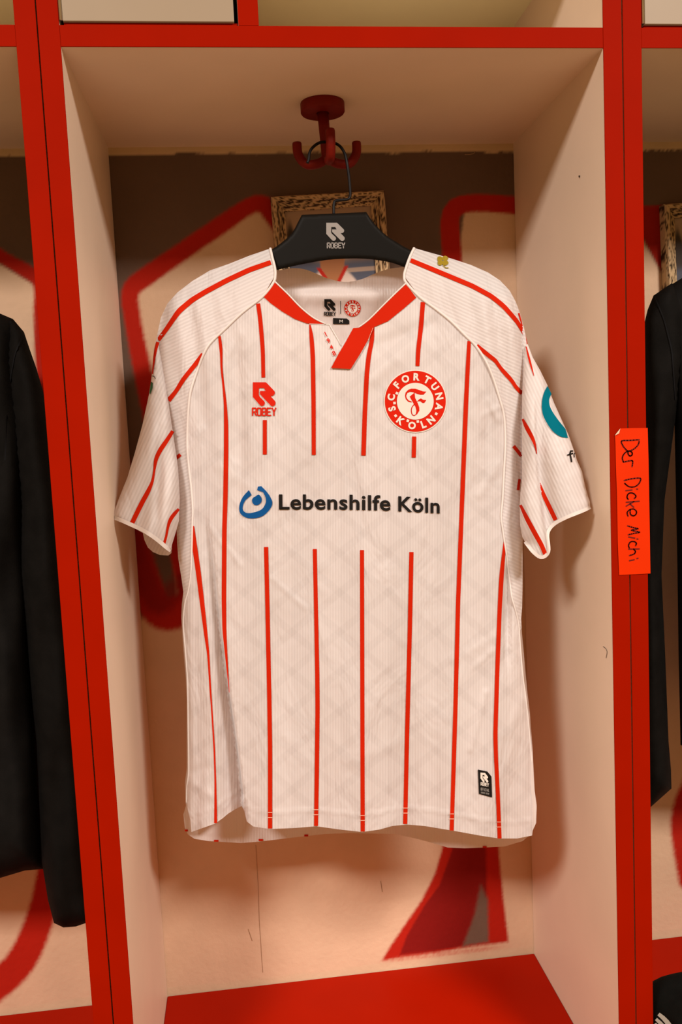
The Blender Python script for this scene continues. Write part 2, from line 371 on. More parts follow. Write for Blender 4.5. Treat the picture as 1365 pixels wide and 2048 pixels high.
def build_wall():
    gx = np.concatenate([np.linspace(-2.2, -.66, 40), np.arange(-.655, .70, .003), np.linspace(.705, 2.2, 40)])
    gz = np.concatenate([np.linspace(0, SEAT - .03, 12), np.arange(SEAT - .02, Z0 + .03, .003), np.linspace(Z0 + .035, 2.5, 25)])
    X, Z = np.meshgrid(gx, gz); nx, nz = len(gx), len(gz)
    px, py = project(np.stack([X.ravel(), np.full(X.size, D), Z.ravel()], 1)); X = X.ravel(); Z = Z.ravel()
    rng = np.random.RandomState(3)
    wob = lambda s, a: a * (np.sin(px / s + 1.3) + np.sin(px / s * 2.7 + py / s * .6) * .6 + np.sin(px / s * 5.1 - py / s * 2.2) * .3)
    grain = rng.rand(X.size) - .5
    cream = np.array([0.67, 0.465, 0.315]); grey = np.array([0.125, 0.078, 0.055]); red = np.array([0.42, 0.012, 0.003]); deep = np.array([0.21, 0.005, 0.003])
    strip = np.array([0.58, 0.42, 0.25])
    col = np.tile(cream, (X.size, 1))
    def lay(c, a): col[:] = col * (1 - a[:, None]) + np.asarray(c) * a[:, None]
    def poly_a(poly, soft=3, grow=0):
        d = seg_dist(px, py, poly, True); s = np.where(inside(px, py, poly), d, -d) + grow
        return sm(-soft, soft, s + grain * soft * .35)
    def line_a(pts, wdt, soft=4):
        best = np.full(X.size, -1e9)
        pts = spline(pts, 6)
        for i in range(len(pts) - 1):
            a, b = pts[i], pts[i + 1]; dx, dy = b[0] - a[0], b[1] - a[1]; L = dx * dx + dy * dy + 1e-9
            t = np.clip(((px - a[0]) * dx + (py - a[1]) * dy) / L, 0, 1)
            best = np.maximum(best, (a[2] + (b[2] - a[2]) * t) * wdt / 2 - np.hypot(px - a[0] - t * dx, py - a[1] - t * dy))
        return sm(-soft, soft, best + grain * soft * .35)
    # dark ground of the lettering, its ragged upper rim just below the shelf
    rim = 309 + (px - 218) * -.008 + wob(40, 1.6) + grain * 1.5
    lay(grey, sm(-1.2, 1.2, py - rim) * sm(1640, 1560, py) * 1.0)
    # pale letter bodies
    lay(cream, poly_a([(268, 590), (515, 412), (560, 480), (760, 480), (905, 600), (930, 420), (1100, 420), (1100, 1700), (340, 1700), (352, 1180), (340, 1000), (318, 850), (290, 740)], 4))
    lay(cream, poly_a([(200, 1235), (1110, 1235), (1110, 2100), (200, 2100)], 10))
    lay(grey, poly_a([(552, 480), (552, 300), (892, 300), (892, 620), (780, 700), (600, 640)], 3))
    lay(cream, poly_a([(-200, 480), (0, 528), (72, 572), (70, 700), (90, 900), (90, 1300), (-250, 1300)], 4))
    lay(cream, poly_a([(-300, 1250), (205, 1250), (205, 2100), (-300, 2100)], 10))
    lay(cream, poly_a([(1282, 470), (1338, 572), (1345, 700), (1500, 740), (1500, 2100), (1230, 2100), (1230, 900)], 4))
    # red outlines
    for ln, sf in (([(575, 470, 42), (552, 432, 44), (512, 408, 34), (440, 452, 36), (370, 500, 36), (300, 548, 38), (262, 582, 36), (266, 640, 34), (285, 740, 36), (305, 830, 38), (335, 960, 42), (362, 1100, 46), (385, 1200, 50)], 5),
                   ([(905, 640, 42), (905, 520, 40), (912, 415, 36), (1040, 411, 36)], 3),
                   ([(240, 930, 40), (258, 1040, 52), (290, 1160, 60), (318, 1222, 66), (360, 1222, 66), (400, 1190, 60)], 7),
                   ([(-120, 440, 40), (0, 512, 26), (45, 538, 28), (80, 566, 30), (82, 640, 30), (88, 740, 32), (100, 860, 34)], 4),
                   ([(130, 1600, 50), (105, 1720, 52), (82, 1830, 56), (40, 1925, 60), (-30, 1990, 60)], 6),
                   ([(1400, 1560, 60), (1362, 1640, 40), (1380, 1760, 44)], 6)):
        a = line_a(ln, 1.0, sf); lay(red, a)
    on_grey = line_a([(258, 1040, 40), (290, 1150, 50), (320, 1205, 46), (366, 1160, 36)], 1.0, 14); lay(deep, on_grey * .75)
    lay(red * .8, poly_a([(1270, 412), (1338, 410), (1400, 410), (1400, 700), (1338, 568), (1284, 472), (1270, 450)], 3))
    # foot of the big letter: deep red between two bright lines, a grey wedge, feathered lower rim
    body = [(885, 1640), (885, 1697), (870, 1749), (844, 1800), (809, 1851), (778, 1897), (764, 1922), (803, 1915), (870, 1906), (926, 1896), (978, 1889), (1018, 1884), (1008, 1800), (998, 1697), (996, 1640)]
    lay(red, poly_a(body, 3.5)); lay(deep, poly_a([(908, 1640), (905, 1700), (880, 1770), (850, 1810), (815, 1870), (800, 1910), (870, 1902), (925, 1892), (976, 1880), (972, 1640)], 2.5))
    lay(grey * 1.25, poly_a([(962, 1770), (950, 1830), (926, 1893), (978, 1884), (976, 1800)], 5))
    rim2 = 1936 - (px - 762) * .125
    lay(red * 1.1, np.exp(-((py - rim2 + 12) / 5.5) ** 2) * sm(750, 800, px) * sm(1040, 960, px) * (.38 + grain * .3).clip(0, 1))
    # unpainted strip under the shelf, paler foot strip above the seat
    lay(strip, sm(1.2, -1.2, py - rim))
    lay(np.array([0.62, 0.47, 0.31]), sm(SEAT + .012, SEAT + .009, Z + wob(90, .0012)) * .55)
    V = np.stack([X, np.full(X.size, D) + np.where(py < rim, -.0012, 0), Z], 1)
    i = (np.arange(nz - 1)[:, None] * nx + np.arange(nx - 1)[None]).ravel()
    F = np.stack([i, i + 1, i + 1 + nx, i + nx], 1)
    me = bpy.data.meshes.new('wall_back'); me.from_pydata(V.tolist(), [], F.tolist()); me.update(); paint(me, col)
    o = link('wall_back', me, 'wall_paint', None, True); tag(o, kind='structure')
    fw = lambda a, b: np.full(np.shape(a), D)
    def crack(pts, wd=1.3): ribbon('crack', [(x, y, wd) for x, y in pts], fw, 'plaster_dark', o, off=.0008)
    crack([(512, 1690), (516, 1760), (519, 1840), (523, 1900), (526, 1945)], .7)
    crack([(772, 284), (773, 302)], 1.5); crack([(497, 1858), (505, 1882)], .8); crack([(762, 1762), (765, 1784)], 1.1)
    crack([(940, 291), (951, 296), (957, 303), (950, 310), (930, 309)], 1.5)
    return o
wall = build_wall()

# ------------------------------------------------------------------ lockers
def build_locker(cx, label):
    root = empty('locker', (cx, 0.0, 0.0)); tag(root, label, 'locker', 'lockers along the wall')
    zt = 2.10; Y1 = D - .001
    zc = Z0 + T                               # floor of the upper compartment
    for s in (-1, 1):
        x0, x1 = sorted((cx + s * HW, cx + s * (HW + T)))
        p = box('side_panel', (x0 + (.003 if s < 0 else 0), 0.0, 0.0), (x1 - (.003 if s > 0 else 0), Y1, zt), 'panel_cream', root)
        box('edge_strip', (x0, -0.0016, 0.0), (x1, 0.0, zt), 'edge_red', p, .0005)
    p = box('shelf', (cx - HW, 0.0, Z0), (cx + HW, Y1, zc), 'panel_cream', root)
    box('edge_strip', (cx - HW, -0.0012, Z0), (cx + HW, 0.0, zc), 'edge_red', p, .0005)
    # upper compartment: inner ceiling board, back board, divider and a small door on the left
    zu = Z0 + .150
    p = box('top_panel', (cx - HW, 0.0, zu), (cx + HW, Y1, zu + T), 'panel_olive', root)
    box('edge_strip', (cx - HW, -0.0012, zu), (cx + HW, 0.0, zu + T), 'edge_red', p, .0005)
    xd = cx - HW + .176
    p = box('divider', (xd, 0.0, zc), (xd + T, Y1, zu), 'panel_cream', root)
    box('edge_strip', (xd, -0.0012, zc), (xd + T, 0.0, zu), 'edge_red', p, .0005)
    door = box('door', (cx - HW + .0035, -0.0015, zc + .0035), (xd - .004, 0.016, zu - .003), 'door_cream_shaded', root, .0006)
    box('edge_strip', (cx - HW + .004, 0.002, zc + .0012), (xd - .0008, 0.0155, zc + .0034), 'edge_red', door)
    h = tube('hinge', [(cx - HW + .0019, -0.0015, zc + .004), (cx - HW + .0019, -0.0015, zu - .02)], .0018, 'chrome', door, 8)
    # bench seat
    box('seat_board', (cx - HW, -0.12, SEAT - .028), (cx + HW, Y1, SEAT), 'seat_red', root, .002)
    box('plinth', (cx - HW, -0.02, 0.0), (cx + HW, 0.0, SEAT - .028), 'panel_cream', root)
    return root
lk = build_locker(0.0, 'cream locker with red edges holding the white striped jersey')
build_locker(-PITCH, 'cream locker with red edges holding a black jacket, left neighbour of the jersey locker')
build_locker(PITCH, 'cream locker with red edges holding a black jacket and bag, right neighbour')
# small marks on the right-hand panel
sp_r = [c for c in lk.children if c.name.startswith('side_panel')][1]
def on_right(px, py):
    u = (px - 682.5) / FPX; v = -(py - 1024.0) / FPX; d = u * R[:, 0] + R[:, 1] + v * R[:, 2]
    t = (HW - .0006 - CAM[0]) / d[0]; return CAM + d * t
tube('stray_hair', [on_right(x, y) for x, y in spline([(1207, 1293), (1212, 1297), (1215, 1304), (1213, 1316)], 5)], .0003, 'hair_dark', sp_r, 5)
tube('screw_hole', [on_right(1160, 351) + np.array([-.0003, 0, 0]), on_right(1160, 354.5) + np.array([-.0003, 0, 0])], .0009, 'hair_dark', sp_r, 6)

# ------------------------------------------------------------------ coat hook on the underside of the shelf
HKY = 0.150
def build_hook():
    b = P(np.array(645.), np.array(205.), np.array(HKY)); hx = float(b[0])
    root = empty('coat_hook', (hx, HKY, Z0)); tag(root, 'dark red plastic coat hook with upturned arms under the locker shelf', 'coat hook')
    prof = [(0, 0), (.0262, 0), (.0265, .0015), (.0265, .0105), (.0255, .012), (0.0075, .012)]
    V = []; F = []; n = 36
    for r, z in prof:
        for k in range(n): a = 2 * math.pi * k / n; V.append((hx + r * math.cos(a), HKY + r * math.sin(a), Z0 - z))
    for i in range(len(prof) - 1):
        for k in range(n): k2 = (k + 1) % n; F.append((i * n + k, i * n + k2, (i + 1) * n + k2, (i + 1) * n + k))
    o = mesh('mounting_disc', V, F, 'hook_red', root, smooth=False)
    for p in o.data.polygons: p.use_smooth = True
    zb = Z0 - .066
    tube('stem', [(hx, HKY, Z0 - .010), (hx + .001, HKY, Z0 - .03), (hx + .003, HKY, zb + .006), (hx + .003, HKY, zb)], [.0068, .0066, .0070, .0062], 'hook_red', root, 16)
    for dx, dy, up in ((-1, -.05, .020), (1, -.05, .020), (.02, -1, .024)):
        ln = .036 if abs(dx) > .5 else .036
        pts = spline([(hx + .003, HKY, zb + .003), (hx + .003 + dx * ln * .3, HKY + dy * ln * .3, zb - .004), (hx + .003 + dx * ln * .72, HKY + dy * ln * .72, zb - .005),
                      (hx + .003 + dx * ln * .97, HKY + dy * ln * .97, zb + .006), (hx + .003 + dx * ln * 1.0, HKY + dy * ln, zb + up)], 6)
        tube('hook_arm', pts, [.0056] * (len(pts) - 1) + [.0050], 'hook_red', root, 14)
    return root
build_hook()

# ------------------------------------------------------------------ framed photographs on the wall behind
def build_frame(px0, py0, label, wd=.157, hd=.215, bw=.0185, scene_photo=True):
    tl = P(np.array(float(px0)), np.array(float(py0)), np.array(D - .018)); x0, z1 = float(tl[0]), float(tl[2]); x1, z0 = x0 + wd, z1 - hd
    tilt = .006
    root = empty('picture_frame', ((x0 + x1) / 2, D, z0)); tag(root, label, 'picture frame', 'framed photos in the lockers')
    rng = np.random.RandomState(int(px0))
    def board(a, b, inn_a, inn_b):
        # a mitred moulding: stepped profile, dense enough to carry the flaked paint
        n = 60; prof = [(0, 0.000), (0, .014), (.12, .018), (.42, .018), (.50, .0135), (.72, .0135), (.80, .010), (1, .009), (1, 0.0)]
        prof2 = []
        for (t0, h0), (t1, h1) in zip(prof[:-1], prof[1:]):
            for j in range(3): prof2.append((t0 + (t1 - t0) * j / 3, h0 + (h1 - h0) * j / 3))
        prof2.append(prof[-1]); m = len(prof2); V = []; col = []
        ph = rng.rand() * 9
        for i in range(n + 1):
            s = i / n; o_ = np.array(a) * (1 - s) + np.array(b) * s; q_ = np.array(inn_a) * (1 - s) + np.array(inn_b) * s
            for t, h in prof2:
                e = o_ * (1 - t) + q_ * t
                V.append((e[0], D - h - .0005, e[1]))
                k = math.sin(s * 23 + ph + t * 31) + math.sin(s * 61 + t * 13 + ph) * .8 + rng.randn() * .9 + (1.1 if abs(t - .46) < .06 or abs(t - .76) < .05 else 0)
                pale = np.array([.58, .40, .22]); dark = np.array([.045, .024, .010])
                f = float(np.clip((k - .45) / .7, 0, 1)); col.append(pale * (1 - f) + dark * f)
        F = [(i * m + j, i * m + j + 1, (i + 1) * m + j + 1, (i + 1) * m + j) for i in range(n) for j in range(m - 1)]
        me = bpy.data.meshes.new('frame_board'); me.from_pydata([tuple(map(float, v)) for v in V], [], F); me.update(); paint(me, np.array(col))
        o = link('frame_board', me, 'frame_wood', root, False); return o
    o4 = [(x0, z1), (x1, z1 + tilt), (x1 + tilt, z0 + tilt), (x0 + tilt, z0)]
    i4 = [(x0 + bw, z1 - bw), (x1 - bw, z1 + tilt - bw), (x1 + tilt - bw, z0 + tilt + bw), (x0 + tilt + bw, z0 + bw)]
    for k in range(4): board(o4[k], o4[(k + 1) % 4], i4[k], i4[(k + 1) % 4])
    # the print itself, flat, behind the moulding
    nx, nz = 90, 120; U, Vv = np.meshgrid(np.linspace(0, 1, nx), np.linspace(0, 1, nz)); U = U.ravel(); Vv = Vv.ravel()
    e = np.array([np.array(i4[0]) * (1 - u) * (1 - v) + np.array(i4[1]) * u * (1 - v) + np.array(i4[2]) * u * v + np.array(i4[3]) * (1 - u) * v for u, v in zip(U, Vv)])
    col = np.tile(np.array([.40, .28, .20]), (U.size, 1))
    def lay(c, a): col[:] = col * (1 - a[:, None]) + np.asarray(c) * a[:, None]
    lay((.05, .035, .03), sm(.12, .24, Vv + .06 * np.sin(U * 40) + .05 * np.sin(U * 17)) * sm(.55, .2, U))
    lay((.20, .12, .08), sm(.16, .24, Vv + .04 * np.sin(U * 33)) * sm(.45, .8, U) * .8)
    lay((.075, .08, .11), sm(.36, .44, Vv)); lay((.34, .24, .18), sm(.022, .012, abs(Vv - .475)) * sm(.5, .6, U))
    body = sm(1.05, .97, np.hypot((U - .49) / .40, (Vv - .90) / .46)); lay((.58, .45, .38), body)
    lay((.36, .15, .06), sm(1.05, .95, np.hypot((U - .52) / .15, (Vv - .30) / .19))); lay((.33, .13, .05), sm(.15, .13, abs(U - .50) + (Vv - .44).clip(0, 1) * .8) * sm(.36, .40, Vv) * sm(.58, .55, Vv))
    for sg in (-1, 1):
        lay((.40, .012, .002), sm(.030, .020, abs((U - .50) - sg * (.155 - (Vv - .45) * .9))) * sm(.43, .45, Vv) * sm(.64, .62, Vv))
    for k in range(6): lay((.40, .012, .002), sm(.012, .006, abs(U - .20 - .12 * k)) * body * sm(.60, .63, Vv))
    Vt = np.stack([e[:, 0], np.full(len(e), D - .006), e[:, 1]], 1)
    i = (np.arange(nz - 1)[:, None] * nx + np.arange(nx - 1)[None]).ravel(); F = np.stack([i, i + nx, i + nx + 1, i + 1], 1)
    me = bpy.data.meshes.new('photo_print'); me.from_pydata(Vt.tolist(), [], F.tolist()); me.update(); paint(me, col)
    link('photo_print', me, 'photo_print', root, False)
    return root
build_frame(542, 392, 'flaking pale wooden picture frame with a portrait photo behind the black hanger')
build_frame(1331, 407, 'flaking pale wooden picture frame cut by the right image edge, above a black jacket')

# ------------------------------------------------------------------ the jersey: depth of its cloth over the photo plane
def Y0(px, py):
    return .112 - (np.asarray(px, float) - 670) * .0001 + sm(700, 1600, py) * .004
_l = np.array([(480, 545), (500, 520), (540, 425), (580, 360), (620, 328), (700, 320), (760, 326), (850, 340), (1000, 352), (1072, 352), (1116, 355), (1155, 362), (1184, 366), (1208, 364), (1292, 366), (1358, 371), (1438, 373), (1537, 373), (1607, 370), (1720, 366)], float)
_r = np.array([(480, 822), (500, 835), (530, 945), (560, 1002), (600, 1033), (650, 1046), (760, 1044), (850, 1042), (1000, 1043), (1088, 1046), (1170, 1046), (1230, 1045), (1303, 1048), (1380, 1056), (1427, 1061), (1504, 1067), (1581, 1071), (1610, 1075), (1720, 1076)], float)
def XL(py): return np.interp(py, _l[:, 0], _l[:, 1])
def XR(py): return np.interp(py, _r[:, 0], _r[:, 1])
TOP = [(300, 760), (314, 670), (322, 635), (335, 607), (355, 585), (385, 562), (420, 541), (460, 527), (500, 511), (541, 497), (600, 520), (690, 560), (770, 520), (829, 496), (857, 504), (903, 517), (943, 530), (977, 545), (1001, 560), (1020, 580), (1032, 602), (1041, 625), (1048, 652), (1070, 720)]
_t = np.array(TOP, float)
def YT(px): return np.interp(px, _t[:, 0], _t[:, 1])
HEM = [(372, 1650), (383, 1664), (400, 1658), (430, 1647.5), (445, 1637), (457, 1627), (470, 1619), (484, 1612), (489, 1622), (494, 1643), (507, 1653), (540, 1658), (590, 1656), (633, 1652.5), (680, 1659), (725, 1664), (760, 1659), (785, 1652), (814, 1649), (850, 1652), (880, 1657), (905, 1661), (960, 1671), (999, 1677), (1035, 1677), (1065, 1673), (1080, 1673)]
_h = np.array(HEM, float)
def YH(px): return np.interp(px, _h[:, 0], _h[:, 1])
R2 = np.array([(1030, 410), (1050, 414), (1116, 425), (1182, 432), (1248, 440), (1314, 448.5), (1400, 460), (1471, 471), (1543, 480), (1587, 485), (1614, 488), (1680, 494)], float)
R1 = np.array([(1030, 388), (1090, 392), (1180, 404), (1300, 416), (1420, 424), (1530, 431), (1647, 434), (1700, 436)], float)
CREASE = [((545, 1157), (612, 1217), 5, .0016), ((455, 1093), (482, 1132), 4, .0014), ((418, 1050), (444, 1089), 4, .0014), ((972, 1385), (942, 1500), 6, .0022), ((950, 1335), (985, 1302), 5, .0012),
          ((480, 668), (458, 712), 5, .0014), ((975, 800), (998, 840), 6, .0016), ((968, 830), (1003, 812), 5, .0012), ((960, 990), (996, 930), 9, .0016), ((470, 930), (440, 1010), 10, .0015),
          ((560, 1010), (430, 930), 12, .0010), ((760, 690), (860, 650), 14, -.0024), ((745, 760), (790, 720), 14, .0020), ((905, 1320), (1000, 1270), 10, .0010), ((700, 1520), (820, 1480), 14, .0010),
          ((405, 860), (372, 905), 8, .0015), ((392, 1570), (420, 1590), 8, .0016), ((385, 1545), (410, 1535), 8, -.0014), ((1045, 1400), (1015, 1470), 10, .0014)]
def F(px, py):
    """front of the body and shoulders"""
    px = np.asarray(px, float); py = np.asarray(py, float)
    xl, xr = XL(py), XR(py); s = np.clip((px - xl) / (xr - xl), 0, 1); c = np.abs(2 * s - 1)
    g = np.sqrt(np.clip(1 - c ** 2.3, 0, 1))
    A = np.interp(py, [500, 600, 700, 900, 1100, 1400, 1680], [.018, .026, .034, .042, .046, .050, .053])
    hh = np.clip((py - YT(px)) / 70.0, 0, 1); A = A * np.sqrt(1 - (1 - hh) ** 2 * .92)
    y = Y0(px, py) - A * g
    # chest opening sinks a little, shoulders roll
    y += .006 * np.exp(-((px - 690) / 60) ** 2 - ((py - 640) / 60) ** 2)
    # long fold at the lower left
    r1 = np.interp(py, R1[:, 0], R1[:, 1]); r2 = np.interp(py, R2[:, 0], R2[:, 1])
    dep = np.interp(py, [1020, 1100, 1250, 1400, 1680], [0, .009, .023, .035, .046])
    t = np.clip((px - r1) / (r2 - r1), 0, 1); prof = np.where(px < r2, t ** 1.25, 1 - np.clip((px - r2) / 4.0, 0, 1))
    y += dep * np.where(px < r1, 0, prof)
    y += .006 * sm(1150, 1500, py) * np.exp(-((px - (XL(py) + 26)) / 12) ** 2)
    # hem waves
    k = sm(1250, 1660, py) ** 1.3
    for cx, a, sg in ((814, .012, 32), (633, .006, 30), (545, -.006, 30), (725, -.007, 32), (905, -.003, 25), (985, -.006, 32), (860, .003, 20)):
        y += k * a * np.exp(-((px - cx - (1660 - py) * .015) / sg) ** 2)
    # pull lines down from the chest and the sides
    y += .0025 * np.exp(-((px - np.interp(py, [1000, 1170, 1300, 1420], [1012, 1016, 1014, 1020])) / 7) ** 2) * sm(1090, 1170, py) * sm(1380, 1250, py) * 4
    y += .003 * np.exp(-((px - np.interp(py, [650, 800, 1000], [470, 478, 480])) / 13) ** 2) * sm(640, 720, py) * sm(1050, 900, py)
    y += .003 * np.exp(-((px - np.interp(py, [700, 900], [985, 975])) / 14) ** 2) * sm(700, 780, py) * sm(1000, 900, py)
    y += .0030 * np.sin(px / 47 + py / 160) * sm(700, 1000, py) + .0012 * np.sin(px / 23 + py / 90 + 1) * sm(1000, 1500, py)
    # soft ripples of the raglan shoulders
    sh = sm(470, 400, px) + sm(900, 970, px)
    y += sh * sm(1000, 700, py) * (.0022 * np.sin(px / 7.5 - py / 55) * sm(560, 640, py))
    for (a, b, sg, amp) in CREASE:
        dd = seg_dist(px, py, [a, b]); y -= amp * np.exp(-(dd / sg) ** 2)
    hl = YH(px) - py
    y -= .0011 * np.exp(-((hl - 33) / 3.0) ** 2) * (py > 1500) + .0007 * sm(35, 31, hl) * (py > 1500) * -1 * 0
    return y
def FB(px, py):
    """back of the body"""
    px = np.asarray(px, float); py = np.asarray(py, float)
    xl, xr = XL(py), XR(py); s = np.clip((px - xl) / (xr - xl), 0, 1); g = np.clip(1 - (2 * s - 1) ** 2, 0, 1)
    A = np.interp(py, [520, 640, 800, 1100, 1680], [.022, .040, .048, .054, .060])
    y = Y0(px, py) + A * g
    k = sm(1300, 1680, py)
    y += k * (.006 * np.sin(px / 38 + .7) + .003 * np.sin(px / 17)) - k * .010 * sm(880, 1000, px) + .004 * np.exp(-((py - 575) / 12) ** 2) - .006 * np.exp(-((py - 592) / 16) ** 2) * np.exp(-((px - 680) / 90) ** 2)
    return y

jersey = empty('football_jersey', tuple(P(np.array(700.), np.array(1690.), np.array(.11))))
tag(jersey, 'white short-sleeved football jersey with red pinstripes hanging on the black hanger', 'jersey')

PIPE_L = [(541, 497), (545, 515), (550, 535), (551, 550), (547, 566), (525, 594), (484, 626), (443, 665), (419, 688), (408, 708), (396, 738), (384, 773), (379, 800), (376, 844), (375, 888), (378, 932), (383, 976), (386, 1020), (385, 1050), (384, 1105), (382, 1149), (377, 1182), (370, 1208), (367, 1248), (372, 1314), (375, 1358), (376, 1400), (376.5, 1438), (377.5, 1537), (374, 1572), (373, 1607)]
PIPE_R = [(829, 496), (820, 515), (812, 538), (809, 552), (813, 566), (841, 595), (872, 618), (903, 643), (934, 674), (952, 692), (971, 720), (986, 754), (998, 791), (1008, 828), (1011, 865), (1011, 900), (1009, 935), (1006, 996), (1003, 1033), (1006, 1058), (1009, 1079), (1015, 1119), (1020, 1160), (1024, 1193), (1032, 1222), (1038, 1250), (1041, 1290), (1046, 1350), (1052, 1395), (1059, 1460), (1064, 1526), (1067, 1570), (1071.5, 1603), (1072.5, 1614)]
NECK = [(527, 593), (541, 606), (564, 622.5), (590, 638), (619, 647), (659, 648), (677, 679), (683, 692), (707, 656), (749, 653), (777, 642), (807, 617), (833, 595)]
front_poly = (NECK + [p for p in PIPE_R[5:]] + [(1068, 1642), (1065, 1671)] + [tuple(h) for h in HEM[-3:0:-1] if h[0] < 1062 and h[0] > 375] + [(381, 1640)] + PIPE_L[:5:-1])
_yy = np.arange(1060, 1606, 6.0); _rx = np.interp(_yy, R2[:, 0], R2[:, 1])
front = surf('front_panel', front_poly, 5.0, F, 'jersey_body', jersey, lines=[list(zip(_rx, _yy)), list(zip(_rx + 4.0, _yy))])
BACKHEM = [(372, 1612), (367, 1629), (370, 1655), (376, 1669), (389, 1677.5), (416, 1682), (449, 1684), (482, 1686), (521, 1683), (570, 1677), (650, 1668), (700, 1666), (791, 1668), (840, 1679), (876, 1689), (896, 1695), (930, 1696.5), (969, 1695), (1010, 1693), (1046, 1682), (1063, 1668), (1073, 1646), (1074, 1617)]
SIL_L = [(354, 1064), (354.5, 1085), (356.6, 1116), (363, 1155), (367, 1184), (364, 1208), (363, 1237), (366.5, 1292), (372, 1358), (374, 1400), (374, 1438), (374, 1537), (370, 1565)]
SIL_R = [(1074, 1610), (1070, 1581), (1066, 1504), (1060.5, 1427), (1055, 1380), (1048, 1303), (1044, 1259), (1043, 1237), (1045, 1215), (1046, 1170), (1046, 1088), (1040, 1040)]
back_poly = (spline([(548, 543), (585, 536.5), (615, 540), (654, 556), (690, 564), (723, 558.5), (748, 548), (777, 538), (808, 534)], 4) + [(815, 560), (850, 592), (905, 636), (955, 688), (990, 752), (1012, 820), (1030, 900), (1040, 980)]
             + SIL_R[::-1] + BACKHEM[::-1] + SIL_L[::-1] + [(356, 1020), (352, 950), (356, 880), (370, 820), (385, 765), (402, 715), (440, 660), (500, 610), (535, 580)])
back = surf('back_panel', back_poly, 6.0, FB, 'jersey_back', jersey)
def pipe(path, name='piping'):
    q = np.array(spline(path, 4)); V = P(q[:, 0], q[:, 1], F(q[:, 0], q[:, 1]) - .0007)
    return tube(name, V, list(np.interp(q[:, 1], [560, 1000, 1150], [.0016, .0014, .0010])), 'piping_white', jersey, 8)
pipe(PIPE_L); pipe(PIPE_R)
# stripes on the front
def FS(px, py):
    r2 = np.interp(py, R2[:, 0], R2[:, 1]); return F(np.where((py > 1060) & (px > r2 - 3) & (px < r2 + 4.3), r2 + 4.3, px), py)
def fstripe(pts, wd=12): return ribbon('stripe', pts, FS, 'fabric_red', front, wd=wd)
fstripe([(386, 1052, 5), (389, 1090, 10), (397, 1145, 10), (405, 1210, 9), (412, 1270, 7), (417, 1310, 4.5), (421, 1380, 3.4), (424, 1420, 3), (429, 1500, 3.2), (431, 1560, 3.5), (431.5, 1610, 5), (431.5, 1646, 6)])
fstripe([(439, 672, 5), (441.5, 690, 7), (443, 708, 5), (443, 735, 4), (447, 770, 4), (451, 810, 6), (452.5, 850, 8.5), (452.5, 900, 9), (451, 1000, 9), (449, 1060, 9), (448, 1200, 9), (449, 1260, 8), (452, 1300, 5.5), (455, 1340, 3), (459, 1385, 1)])
fstripe([(516.5, 607, 8), (521, 640, 8.5), (526, 700, 8), (527, 755, 7.5)]); fstripe([(530, 840), (530, 909)], 8)
fstripe([(532.5, 1094, 8.5), (536, 1250, 8.5), (539, 1400, 8.6), (540.5, 1500, 8.6), (540.5, 1657, 8.6)])
fstripe([(620, 648, 2), (623, 668, 8), (626, 710, 9), (627.5, 800, 8.5), (628, 910, 8)])
fstripe([(630, 1098, 8), (633, 1250, 8), (635, 1350, 8.5), (635.5, 1420, 8.5), (634, 1550, 8.5), (632.5, 1652, 8)])
fstripe([(746, 654, 6), (745, 680, 8.5), (738, 710, 9), (734, 750, 9), (730, 830, 9), (727.5, 911, 9)])
fstripe([(724.5, 1100, 8), (725, 1300, 8.3), (725.5, 1500, 8.3), (726, 1663, 8.3)])
fstripe([(846.5, 604, 9), (843, 650, 9), (837, 700, 8.5), (835.5, 732, 8)]); fstripe([(829, 873), (828, 915)], 8.5)
fstripe([(823.5, 1104, 8.5), (820.5, 1250, 8.5), (816.5, 1400, 8.5), (814, 1500, 8.5), (811, 1648, 8.3)])
fstripe([(939, 682, 7), (937, 720, 8), (933, 800, 9), (929, 900, 9), (923, 1050, 8.5), (917, 1200, 8.5), (912, 1400, 8.5), (909, 1500, 8.5), (904, 1661, 8)])
fstripe([(1009.5, 1077, 2), (1009, 1100, 6), (1004, 1150, 9), (1000, 1220, 8.5), (995, 1350, 8.5), (991.5, 1470, 8.5), (993, 1520, 8), (997, 1600, 8), (1000, 1677, 8)])
for x, y, wd in ((373, 1661, 6), (433, 1681.5, 9), (522, 1680, 9), (613, 1671, 8), (970, 1694, 8)):   # stripes showing at the back hem
    ribbon('stripe', [(x - wd / 2, y, 4), (x + wd / 2, y, 4)], FB, 'fabric_red', back, off=.0012)
st = []
for x in (540.5, 632.5, 726, 812, 904, 999):
    for o in (33, 23): y = float(YH(x)) - o; st.append([(x - 4.3, y), (x + 4.3, y)])
tag(strokes('hem_stitch', st, 1.2, F, 'thread_pale', front, off=.0016), kind='stuff')
# collar
def FC(px, py): return F(px, py) - .0006
decal('collar_band', [(550, 563), (527, 593), (541, 606), (564, 622.5), (590, 638), (615, 647), (652, 648), (628, 636), (602, 615), (577, 589)], FC, 'fabric_red', jersey, .0006)
decal('collar_band', [(812, 567), (833, 595.5), (807.5, 617.5), (777, 642), (750, 653.5), (716, 656), (738.5, 639), (769, 608.5), (795, 583)], FC, 'fabric_red', jersey, .0006)
q = np.array(spline([(550, 563), (577, 589), (602, 615), (628, 636), (652, 648)], 4)); tube('collar_edge', P(q[:, 0], q[:, 1], FC(q[:, 0], q[:, 1]) - .0006), .0009, 'piping_white', jersey, 6)
q = np.array(spline([(812, 567), (795, 583), (769, 608.5), (738.5, 639), (716, 656)], 4)); tube('collar_edge', P(q[:, 0], q[:, 1], FC(q[:, 0], q[:, 1]) - .0006), .0009, 'piping_white', jersey, 6)
